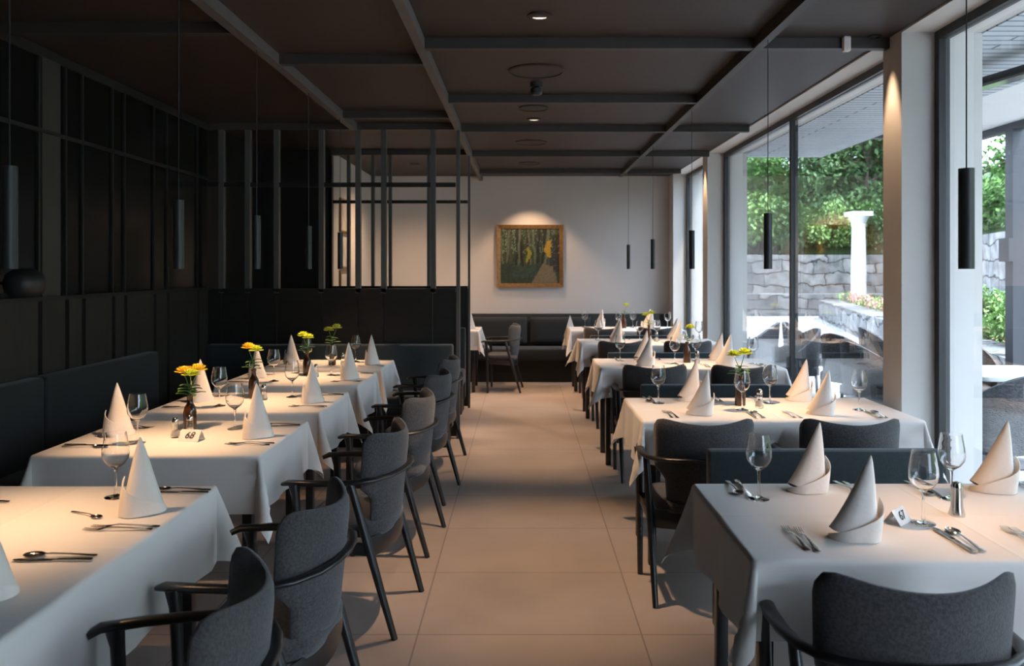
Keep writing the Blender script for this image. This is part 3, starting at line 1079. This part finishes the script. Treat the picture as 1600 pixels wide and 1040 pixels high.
def vase(where, x, y, kinds, rot=0.0):
    VASE.put('brown glass bottle vase with cut flowers, %s' % where, 'vase', (x, y, Z), 0, 'brown bottle vases')
    for i, (kd, sc) in enumerate(kinds):
        mk = YEL if kd == 'y' else LIM
        nm = ('yellow' if kd == 'y' else 'lime yellow')
        a = rot + i * 2.4
        ex = '' if len(kinds) == 1 else (', taller stem' if sc >= max(q[1] for q in kinds) else ', shorter stem')
        o = mk.put('%s chrysanthemum in the bottle vase %s%s' % (nm, where, ex), 'flower', (x, y, Z + .118 * (1 - sc)), a, 'cut chrysanthemums', (1.0, 1.0, sc))


vase('on the second left table', -1.575, 3.80, [('y', 1.06), ('y', 1.0), ('l', .96)], 0.2)
vase('on the third left table', -1.60, 4.78, [('y', 1.12), ('l', 1.05)], 2.8)
vase('on the fourth left table', -1.555, 5.80, [('l', 1.05), ('l', .98)], 2.6)
vase('on the last left table', -1.52, 6.42, [('l', 1.12), ('l', 1.0)], 0.1)
SHAK.put('glass salt shaker left of the vase on the second left table', 'salt shaker', (-1.585, 3.66, Z), 0, 'salt and pepper shakers')
SHAK.put('glass salt shaker in front of the vase on the second left table', 'salt shaker', (-1.545, 3.725, Z), 0, 'salt and pepper shakers')
SHAK.put('glass salt shaker beside the vase on the third left table', 'salt shaker', (-1.52, 4.72, Z), 0, 'salt and pepper shakers')
SHAK.put('glass salt shaker beside the vase on the last left table', 'salt shaker', (-1.44, 6.45, Z), 0, 'salt and pepper shakers')
SHAK.put('glass salt shaker beside the vase on the fourth left table', 'salt shaker', (-1.47, 5.72, Z), 0, 'salt and pepper shakers')


def text_mesh(s, size, name, m, parent, matrix):
    cu = bpy.data.curves.new(name, 'FONT')
    cu.body = s
    cu.size = size
    cu.align_x = 'CENTER'
    cu.align_y = 'CENTER'
    cu.extrude = .0002
    cu.shear = 0.25
    tmp = bpy.data.objects.new(name, cu)
    COL.objects.link(tmp)
    bpy.context.view_layer.update()
    me = bpy.data.meshes.new_from_object(tmp.evaluated_get(bpy.context.evaluated_depsgraph_get()))
    bpy.data.objects.remove(tmp)
    me.transform(matrix)
    me.materials.clear()
    me.materials.append(m)
    o = bpy.data.objects.new(name, me)
    COL.objects.link(o)
    o.parent = parent
    return o


def card(label, x, y, rz, txt, s=1.0):
    t = thing('table_number_card', label, 'table number card', (x, y, Z), rz, 'folded table numbers')
    g = MB()
    w, h, d = .048 * s, .048 * s, .032 * s
    g.add([(-w, -d, 0), (w, -d, 0), (w, 0, h), (-w, 0, h), (-w, d, 0), (w, d, 0)], [(0, 1, 2, 3), (3, 2, 5, 4)])
    g.build('card', M['card'], t, solid=.001)
    a = atan2(h, d)
    mt = Matrix.Translation((0, -d / 2 - .0016, h / 2 + .0010)) @ Matrix.Rotation(a, 4, 'X')
    if txt: text_mesh(txt, .044 * s, 'number', M['ink'], t, mt)
    return t


card('small white tent card reading 68 on the second left table', -1.485, 3.60, -.15, '68')
card('small white tent card on the nearest window table', 1.145, 2.44, .75, '67', .85)
card('small white tent card on the last left table', -1.36, 6.33, -.1, '', .8)


# ------------------------------------------------------------------ right row (by the windows)
RT_X, RT_W = 1.335, 1.42
RY = [(2.50, .74), (4.43, .70), (6.55, .68), (8.51, .66), (10.35, .66)]
RCH = [(.925, 1.965), (.865, 3.875), (1.557, 3.875), (.985, 6.00), (1.64, 6.00), (.99, 7.97), (1.64, 7.97), (.99, 9.80), (1.64, 9.80)]
RN = ['nearest', 'second', 'third', 'fourth', 'farthest']
for k, (y, d) in enumerate(RY):
    table('black legged table for four, %s in the window row' % RN[k], RT_X, y, RT_W, d, 'window row tables', .06, .125)
    cloth('white tablecloth on the %s table of the window row' % RN[k], RT_X, y, RT_W, d, 'window row tablecloths', .24, 20 + k,
          [x + q - RT_X for (x, y_) in RCH if 0 < y - y_ < 1 for q in (-.25, .25)])
    sx = ((.955, 1.60), (.945, 1.585), (.985, 1.62), (.99, 1.62), (.99, 1.62))[k]
    nm = RN[k]
    for q, x in enumerate(sx):
        side = ('aisle half', 'window half')[q]
        setting('near side of the %s window table, %s' % (nm, side), x, y - d / 2 + .16, pi / 2, 'r', True, 'ffks' if k < 3 else 'fk', -.35, (.13, .26), .27)
        setting('far side of the %s window table, %s' % (nm, side), x + .04, y + d / 2 - .09, -pi / 2, 'r', True, 'ffks' if k < 2 else 'fk', (-.25 if q else .15), (.10, .20), .22)
RL = ['dark grey felt armchair nearest the camera, window row', 'dark grey felt armchair by the aisle at the second window table', 'dark grey felt armchair by the window at the second window table',
      'dark grey felt armchair by the aisle at the third window table', 'dark grey felt armchair by the window at the third window table',
      'dark grey felt armchair by the aisle at the fourth window table', 'dark grey felt armchair by the window at the fourth window table',
      'dark grey felt armchair by the aisle at the farthest window table', 'dark grey felt armchair by the window at the farthest window table']
for lab, (x, y) in zip(RL, RCH):
    CHAIR.put(lab, 'chair', (x, y, 0), 0, 'window row armchairs')

vase('on the second window table', 1.235, 4.52, [('l', 1.08), ('l', 1.02)], .3)
vase('on the third window table', 1.36, 6.58, [('l', 1.05)], .3)
vase('on the fourth window table', 1.36, 8.55, [('l', 1.1), ('l', 1.0)], .3)
vase('on the farthest window table', 1.33, 10.38, [('l', 1.1)], .3)
SHAK.put('glass salt shaker beside the vase on the second window table', 'salt shaker', (1.32, 4.44, Z), 0, 'salt and pepper shakers', 1.15)
SHAK.put('glass salt shaker beside the vase on the third window table', 'salt shaker', (1.43, 6.52, Z), 0, 'salt and pepper shakers', 1.15)
SHAK.put('glass salt shaker beside the vase on the fourth window table', 'salt shaker', (1.43, 8.48, Z), 0, 'salt and pepper shakers', 1.15)
t = thing('pepper_mill', 'polished steel pepper shaker on the nearest window table', 'pepper shaker', (1.36, 2.50, Z))
MB().lathe([(.001, 0), (.024, 0), (.024, .006), (.018, .03), (.0165, .085), (.001, .085)], 24).build('body', M['chrome'], t, smooth=True, auto=50)
MB().lathe([(.0168, .0855), (.017, .092), (.013, .103), (.001, .107), (.001, .0855)], 24).build('cap', M['chrome'], t, smooth=True, auto=50)


# ------------------------------------------------------------------ benches
def make_bench():
    r = root('upholstered_bench')
    MB().box(-.50, .50, -.24, .20, .36, .455).build('seat', M['bench'], r, bevel=.02, seg=3)
    MB().box(-.51, .51, .20, .27, .22, .76).build('backrest', M['bench'], r, bevel=.012, seg=2)
    for s in (-1, 1):
        for y in (-.19, .22):
            MB().box(s * .47 - .018, s * .47 + .018, y - .018, y + .018, 0, .37 if y < 0 else .23).build('leg', M['chairwood'], r)
    return r


BENCH = Maker(make_bench)
# the bench faces its own table, so its back points away from the camera
for k in range(4):
    BENCH.put('dark teal upholstered bench behind the %s window table' % RN[k], 'bench', (1.325, RY[k][0] + RY[k][1] / 2 + (.40, .46, .44, .44)[k], 0), 0, 'benches of the window row')


def banquette(label, x0, x1, y0, y1, face, back_h=.93, m='blackbench', seat=.45, group=None, th=.10, seat_z=.46, base_in=.06):
    """face: direction one looks when sitting, 'x' or '-y'"""
    t = thing('banquette', label, 'banquette', ((x0 + x1) / 2, (y0 + y1) / 2, 0), 0, group)
    X0, X1, Y0, Y1 = x0 - (x0 + x1) / 2, x1 - (x0 + x1) / 2, y0 - (y0 + y1) / 2, y1 - (y0 + y1) / 2
    if face == 'x':
        MB().box(X0, X0 + th, Y0, Y1, .12, back_h).build('backrest', M[m], t, bevel=.02, seg=3)
        MB().box(X0 + th, X1, Y0, Y1, .30, seat_z).build('seat', M[m], t, bevel=.025, seg=3)
        MB().box(X0 + .01, X1 - base_in, Y0 + .02, Y1 - .02, 0, .30).build('plinth', M['black_panel'], t)
    else:
        MB().box(X0, X1, Y1 - th, Y1, .12, back_h).build('backrest', M[m], t, bevel=.02, seg=3)
        MB().box(X0, X1, Y0, Y1 - th, .30, seat_z).build('seat', M[m], t, bevel=.025, seg=3)
        MB().box(X0 + .02, X1 - .02, Y0 + base_in, Y1 - .01, 0, .30).build('plinth', M['black_panel'], t)
    return t


yy = [1.30, 2.95, 4.60, 6.05]
for k in range(3):
    banquette('black upholstered bench against the left wall, %s' % ('nearest module', 'middle module', 'far module')[k], WL + .035, WL + .62, yy[k] + .008, yy[k + 1] - .008, 'x', .93, 'blackbench', group='bench modules along the left wall')
banquette('black corner bench below the nearer room divider', WL + .035, -.62, P1 - .50, P1 - .035, '-y', .87, 'bench', base_in=.12)
banquette('black bench end below the farther room divider', -2.0, -.62, P2 - .50, P2 - .03, '-y', .90, 'blackbench')
banquette('long black bench against the far wall, below the painting', -2.1, WR - .02, WF - .56, WF - .005, '-y', .915, 'blackbench')
for k, x in enumerate((-.35, .55)):
    t = thing('back_cushion', '%s black back cushion of the far wall bench' % ('left', 'right')[k], 'cushion', (x, WF - .15, .47), 0, 'cushions on the far bench')
    MB().pad(lambda u, v: ((u - .5) * .85, 0, .02 + .38 * v), lambda u, v: (0, -1, 0), .035, 15, 11).build('cushion', M['blackbench'], t, smooth=True, auto=80)

# the table at the far end of the left side
table('black legged table by the far end of the left divider', -1.02, 10.35, .95, .70, None)
cloth('white tablecloth on the far table beside the left divider', -1.02, 10.35, .95, .70, None, .25, 50)
setting('on the far table beside the left divider', -.66, 10.30, pi, 'x', True, 'fk', .85, (.17, .17), .22)
CHAIR.put('dark grey felt armchair facing left at the far table', 'chair', (-.215, 10.25, 0), pi / 2 - .06, None)

# wall lamp on the left edge
t = thing('wall_lamp', 'dark round shaded wall lamp on the left wall', 'wall lamp', (WL + .03, 4.33, 1.47))
MB().box(0, .02, -.03, .03, -.05, .05).build('wall_plate', M['pendant'], t, bevel=.004)
MB().tube([(.015, 0, 0), (.08, 0, .02), (.13, 0, .0)], .009, 8).build('arm', M['pendant'], t, smooth=True)
MB().lathe([(.001, .085), (.05, .08), (.09, .05), (.105, 0), (.09, -.05), (.06, -.075), (.055, -.07), (.085, -.045), (.098, 0), (.083, .045), (.045, .072), (.001, .076)], 24, (.15, 0, 0)).build('lamp_shade', M['pendant'], t, smooth=True, auto=60)

# ------------------------------------------------------------------ outside
structure(MB().box(WO, 40, -14, 60, -.25, -.04).build('ground', M['paving']))
structure(MB().box(WO, 3.52, -6, 9.4, 2.86, 3.05).build('roof_overhang', M['soffit']), 'grey boarded soffit of the roof overhang')
structure(MB().box(-8, WO, -6, 13, 3.14, 3.4).build('roof_slab', M['plaster']))

# stone walls
structure(MB().box(2, 14, 28.2, 29.0, -.05, 2.05).build('wall_garden_upper', M['stone']), 'upper tier of the grey stone garden wall')
structure(MB().box(2, 13.2, 27.0, 27.9, -.05, .70).build('wall_garden_lower', M['stone']), 'lower tier of the grey stone garden wall')
a, b = Vector((14.0, 28.5, 0)), Vector((8.0, 8.0, 0))
tdir = (b - a).normalized()
gw = MB().bar(a + Vector((0, 0, 1.15)), b + Vector((0, 0, 1.15)), .7, 2.4)
structure(gw.build('wall_garden_side', M['stone_y']), 'side wall of grey stone blocks along the terrace')
a2, b2 = Vector((9.9, 25.8, 0)), Vector((5.3, 7.2, 0))
plt = thing('stone_planter', 'low stone planter wall with flowers along the terrace', 'planter', (0, 0, 0))
MB().bar(a2 + Vector((0, 0, .25)), b2 + Vector((0, 0, .25)), .6, .6).build('wall', M['stone_y'], plt)
off = Vector((.55, -.14, 0))
MB().bar(a2 + off + Vector((0, 0, .22)), b2 + off + Vector((0, 0, .22)), .6, .55).build('soil', M['soil'], plt)


def leaf_cloud(g, c, r, n, size, rnd, flat=.75):
    for _ in range(n):
        u = Vector((rnd.gauss(0, 1), rnd.gauss(0, 1), rnd.gauss(0, 1))).normalized()
        rr = r * (rnd.random() ** .35)
        p = Vector(c) + Vector((u.x * rr, u.y * rr, u.z * rr * flat))
        q = Vector((rnd.gauss(0, 1), rnd.gauss(0, 1), rnd.gauss(0, 1))).normalized()
        s = q.cross(Vector((0.3, 0.2, 1))).normalized()
        w = size * rnd.uniform(.6, 1.2)
        g.add([p - q * w, p + s * w * .5, p + q * w, p - s * w * .5], [(0, 1, 2, 3)])


def flower_bed(name, label, p0, p1, n, seed, mats):
    rnd = random.Random(seed)
    t = thing(name, label, 'flower bed')
    t['kind'] = 'stuff'
    for k, mn in enumerate(mats):
        g = MB()
        for _ in range(n):
            q = Vector(p0).lerp(Vector(p1), rnd.random()) + Vector((rnd.uniform(-.25, .25), rnd.uniform(-.2, .2), rnd.uniform(.03, .25)))
            leaf_cloud(g, q, .16, 26, .045, rnd)
        g.build(('leaves', 'blossoms')[min(k, 1)], M[mn], t)
    return t


flower_bed('flower_bed', 'green leaves and pink blossoms growing in the stone planter', a2 + off + Vector((0, 0, .5)), b2 + off + Vector((0, 0, .5)), 150, 3, ['foliage_pale', 'pink'])

cl = thing('classical_column', 'white stone column with a flared capital on the terrace', 'column', (10.95, 26.0, -.04))
cl.scale = (1.13, 1.13, 1.13)
MB().lathe([(.001, 0), (.30, 0), (.30, .12), (.24, .2), (.22, .26), (.001, .26)], 28).build('base', M['column'], cl, smooth=True, auto=35)
sh = MB()
nn = 48
prof = [(.205, .25), (.21, 1.2), (.195, 2.0), (.185, 2.62)]
vs, fs = [], []
for (r, z) in prof:
    for j in range(nn):
        rr = r * (1 - .05 * (j % 3 == 0))
        vs.append((rr * cos(2 * pi * j / nn), rr * sin(2 * pi * j / nn), z))
for i in range(len(prof) - 1):
    fs += [(i * nn + j, i * nn + (j + 1) % nn, (i + 1) * nn + (j + 1) % nn, (i + 1) * nn + j) for j in range(nn)]
sh.add(vs, fs).build('shaft', M['column'], cl, smooth=True, auto=30)
cp = MB().lathe([(.001, 2.60), (.19, 2.60), (.20, 2.66), (.19, 2.70), (.23, 2.80), (.28, 2.90), (.28, 2.92), (.001, 2.92)], 28)
cp.box(-.29, .29, -.29, .29, 2.92, 3.05)
cp.build('capital', M['column'], cl, smooth=True, auto=35)

# hillside and trees
def hillfn(u, v):
    x = 0 + 44 * u
    y = -8 + 78 * v
    dist = max(0.0, max(y - 29.5, (x - 14.6) * 1.0 if y > 8 else (x - 9)))
    return (x, y, -.30 + (2.1 if dist > 0 else 0) * min(1, dist / .6) + 7.5 * (1 - math.exp(-dist / 13)) + .3 * sin(x * 1.3) * sin(y * .9) * min(1, dist))
structure(MB().grid(hillfn, 60, 90).build('hill', M['hill'], None, smooth=True, auto=180))


def make_tree(mname, seed, H=6.0, R=2.0):
    def fn():
        rnd = random.Random(seed)
        r = root('leafy_tree')
        tr = MB().tube([(0, 0, 0), (.05, .03, H * .25), (-.05, .06, H * .5), (.05, 0, H * .8)], [.16, .13, .09, .04], 8)
        g = MB()
        for _ in range(20):
            a = rnd.uniform(0, 2 * pi)
            hh = rnd.uniform(.05, 1.0)
            rad = R * (1 - .55 * abs(hh - .5)) * rnd.uniform(.25, .85)
            c = (rad * cos(a), rad * sin(a), H * hh)
            tr.tube([(0, 0, H * hh * .75), c], [.05, .012], 5)
            leaf_cloud(g, c, R * .48, 430, .115, rnd)
        tr.build('trunk', M['bark'], r, smooth=True)
        g.build('crown', M[mname], r)
        return r
    return fn


T1, T2, T3 = Maker(make_tree('foliage_dark', 1)), Maker(make_tree('foliage_mid', 2)), Maker(make_tree('foliage_pale', 3, 5.2, 1.9))
rt = random.Random(21)
TREES = [(7.8, 31.0, 2, .55), (9.6, 31.5, 1, .75), (11.6, 31.5, 0, 1.0), (13.6, 31.5, 0, 1.15), (10.3, 34.5, 2, .9), (12.8, 35.0, 1, 1.15), (15.2, 34.0, 0, 1.3), (8.4, 35.0, 1, .8),
         (16.0, 29.5, 1, 1.25), (17.0, 37.0, 1, 1.5), (6.6, 33.5, 1, .6),
         (16.2, 24.0, 1, 1.0), (15.6, 20.5, 2, 1.1), (15.3, 17.5, 0, 1.0), (16.6, 15.5, 2, 1.2), (15.9, 12.5, 1, 1.1), (18.0, 20.0, 0, 1.4), (18.5, 14.0, 0, 1.5), (13.3, 13.6, 2, .95), (12.9, 16.2, 2, .85), (12.1, 11.2, 1, .9)]
KN = ['dark green', 'mid green', 'pale green']
for i, (x, y, k, s) in enumerate(TREES):
    dist = max(0.0, max(y - 29.5, x - 14.6))
    z = (-.3 + 2.1 * min(1, dist / .6) + 7.5 * (1 - math.exp(-dist / 13))) if dist > 0 else -.25
    (T1, T2, T3)[k].put('%s leafy tree beyond the garden wall, part of the green backdrop' % KN[k], 'tree', (x, y, z - .1), rt.uniform(0, 6), '%s trees beyond the garden wall' % KN[k], s)

def make_shrub(mname, seed):
    def fn():
        rnd = random.Random(seed)
        r = root('leafy_shrub')
        st, g = MB(), MB()
        for _ in range(11):
            a = rnd.uniform(0, 2 * pi)
            q = rnd.uniform(.1, .8)
            c = (q * cos(a), q * sin(a), rnd.uniform(.25, 1.25))
            st.tube([(0, 0, -.2), c], [.03, .008], 5)
            leaf_cloud(g, c, .5, 300, .075, rnd)
        st.build('stems', M['bark'], r)
        g.build('foliage', M[mname], r)
        return r
    return fn


SH = [Maker(make_shrub('foliage_dark', 7)), Maker(make_shrub('foliage_mid', 8)), Maker(make_shrub('foliage_pale', 9))]
for i in range(19):
    if i < 12:
        x, y = 5.6 + i * .82, 30.3 + .4 * rt.random()
    else:
        q = (i - 12) / 6.5
        x, y = 14.2 + .4 * rt.random() - 5.6 * q, 26.5 - 16.5 * q
        x += 2.2
    dist = max(0.0, max(y - 29.5, x - 14.6))
    z = (-.3 + 2.1 * min(1, dist / .6) + 7.5 * (1 - math.exp(-dist / 13))) if dist > 0 else -.25
    k = rt.randrange(3)
    SH[k].put('%s shrub growing at the top of the garden wall' % KN[k], 'shrub', (x, y, max(z, 2.0)), rt.uniform(0, 6), '%s shrubs along the garden wall' % KN[k], rt.uniform(1.0, 1.5))

for i, (x, y, s_, w_) in enumerate(((6.62, 10.3, .55, 'nearest'), (6.95, 11.6, .5, 'second'), (7.25, 12.9, .5, 'third'))):
    SH[2 - i].put('small green shrub in the stone planter, %s along it from the near window' % w_, 'shrub', (x, y, .52), i * 2.0, None, s_)

# canopy beyond the near window
t = thing('terrace_canopy', 'white cloth canopy on grey steel posts outside the near window', 'canopy', (0, 0, 0))
MB().box(3.60, 4.62, -1.5, 8.2, 2.93, 2.96).build('cloth', M['awning'], t)
MB().box(4.62, 4.70, -1.5, 8.3, 2.86, 2.99).build('edge_beam', M['outdoor_steel'], t)
MB().box(3.60, 4.62, 8.2, 8.27, 2.89, 2.97).build('edge_beam', M['outdoor_steel'], t)
for y in (1.2, 7.55):
    MB().box(4.60, 4.72, y - .06, y + .06, -.04, 2.86).build('post', M['outdoor_steel'], t)
    MB().box(4.55, 4.60, y - .08, y + .08, 1.62, 1.84).build('switch_box', M['outdoor_steel'], t)

# patio heater under the soffit
t = thing('patio_heater', 'long dark radiant heater under the grey soffit outside', 'heater', (3.02, 4.95, 2.72), radians(12))
MB().box(-.07, .07, -.45, .45, .0, .05).build('housing', M['pendant'], t, bevel=.012)
MB().box(-.05, .05, -.42, .42, -.008, .0).build('grille', M['chrome'], t)
for y in (-.25, .25):
    MB().box(-.012, .012, y - .012, y + .012, .05, .14).build('bracket', M['pendant'], t)


# wicker terrace furniture
def make_wicker(mname):
    def fn():
        r = root('wicker_armchair')
        outl = [(x, y) for x, y in superellipse(.27, .26, 28, 4, 0, .02)]
        MB().soft(outl, [.33, .335, .40, .42], [.02, 0, 0, .03]).build('seat', M[mname], r, smooth=True, auto=60)
        def shell(u, v):
            a = radians(-20 + 220 * u) + pi
            top = .40 + .12 * 0 + (.22 + .22 * max(0.0, sin(radians(-20 + 220 * u)))) * v
            k = 1 + .10 * v
            return (.30 * k * cos(a + pi) * -1, -.30 * k * sin(radians(-20 + 220 * u)) * .98 + .04, top - .06)
        MB().grid(shell, 25, 7).build('backrest', M[mname], r, smooth=True, solid=.03, auto=60)
        for sx in (-1, 1):
            for sy in (-1, 1):
                MB().tube([(sx * .24, .02 + sy * .22, -.04), (sx * .22, .02 + sy * .2, .34)], .014, 8).build('leg', M['outdoor_steel'], r, smooth=True)
        return r
    return fn


WK, WB = Maker(make_wicker('wicker')), Maker(make_wicker('wicker_brown'))
GW = 'terrace wicker chairs'
for lab, mk, x, y, rz in (('dark wicker armchair outside the near window, nearest of the terrace chairs', WK, 3.12, 5.25, .3),
                          ('brown wicker armchair behind the pale terrace table outside the near window', WB, 4.05, 7.42, 2.9),
                          ('dark wicker armchair beside the grey canopy post outside', WK, 4.5, 8.55, 2.6),
                          ('dark wicker armchair outside the second window, nearest pane', WK, 3.25, 7.35, -1.4),
                          ('dark wicker armchair second outside the second window', WK, 3.45, 8.35, -1.2),
                          ('dark wicker armchair third outside the second window', WK, 3.05, 9.0, 1.5),
                          ('dark wicker armchair farthest outside, before the far pier', WK, 3.55, 9.95, -2.0),
                          ('dark wicker armchair outside, turned towards the far pier', WK, 2.95, 10.1, 1.2),
                          ('dark wicker armchair close to the mullion of the second window outside', WK, 2.98, 6.55, 1.6),
                          ('dark wicker armchair standing out towards the stone planter', WK, 4.15, 9.1, -1.7)):
    mk.put(lab, 'chair', (x, y, .005), rz, GW, (1.05, 1.05, 1.13))
t = thing('terrace_table', 'pale topped terrace table outside the near window', 'table', (3.95, 6.55, -.04))
MB().soft(superellipse(.4, .4, 32, 8), [.72, .73, .75, .755], [.01, 0, 0, .005]).build('table_top', M['table_pale'], t, smooth=True, auto=40)
MB().lathe([(.001, 0), (.25, 0), (.25, .015), (.035, .03), (.03, .72), (.001, .72)], 24).build('pedestal', M['outdoor_steel'], t, smooth=True, auto=40)
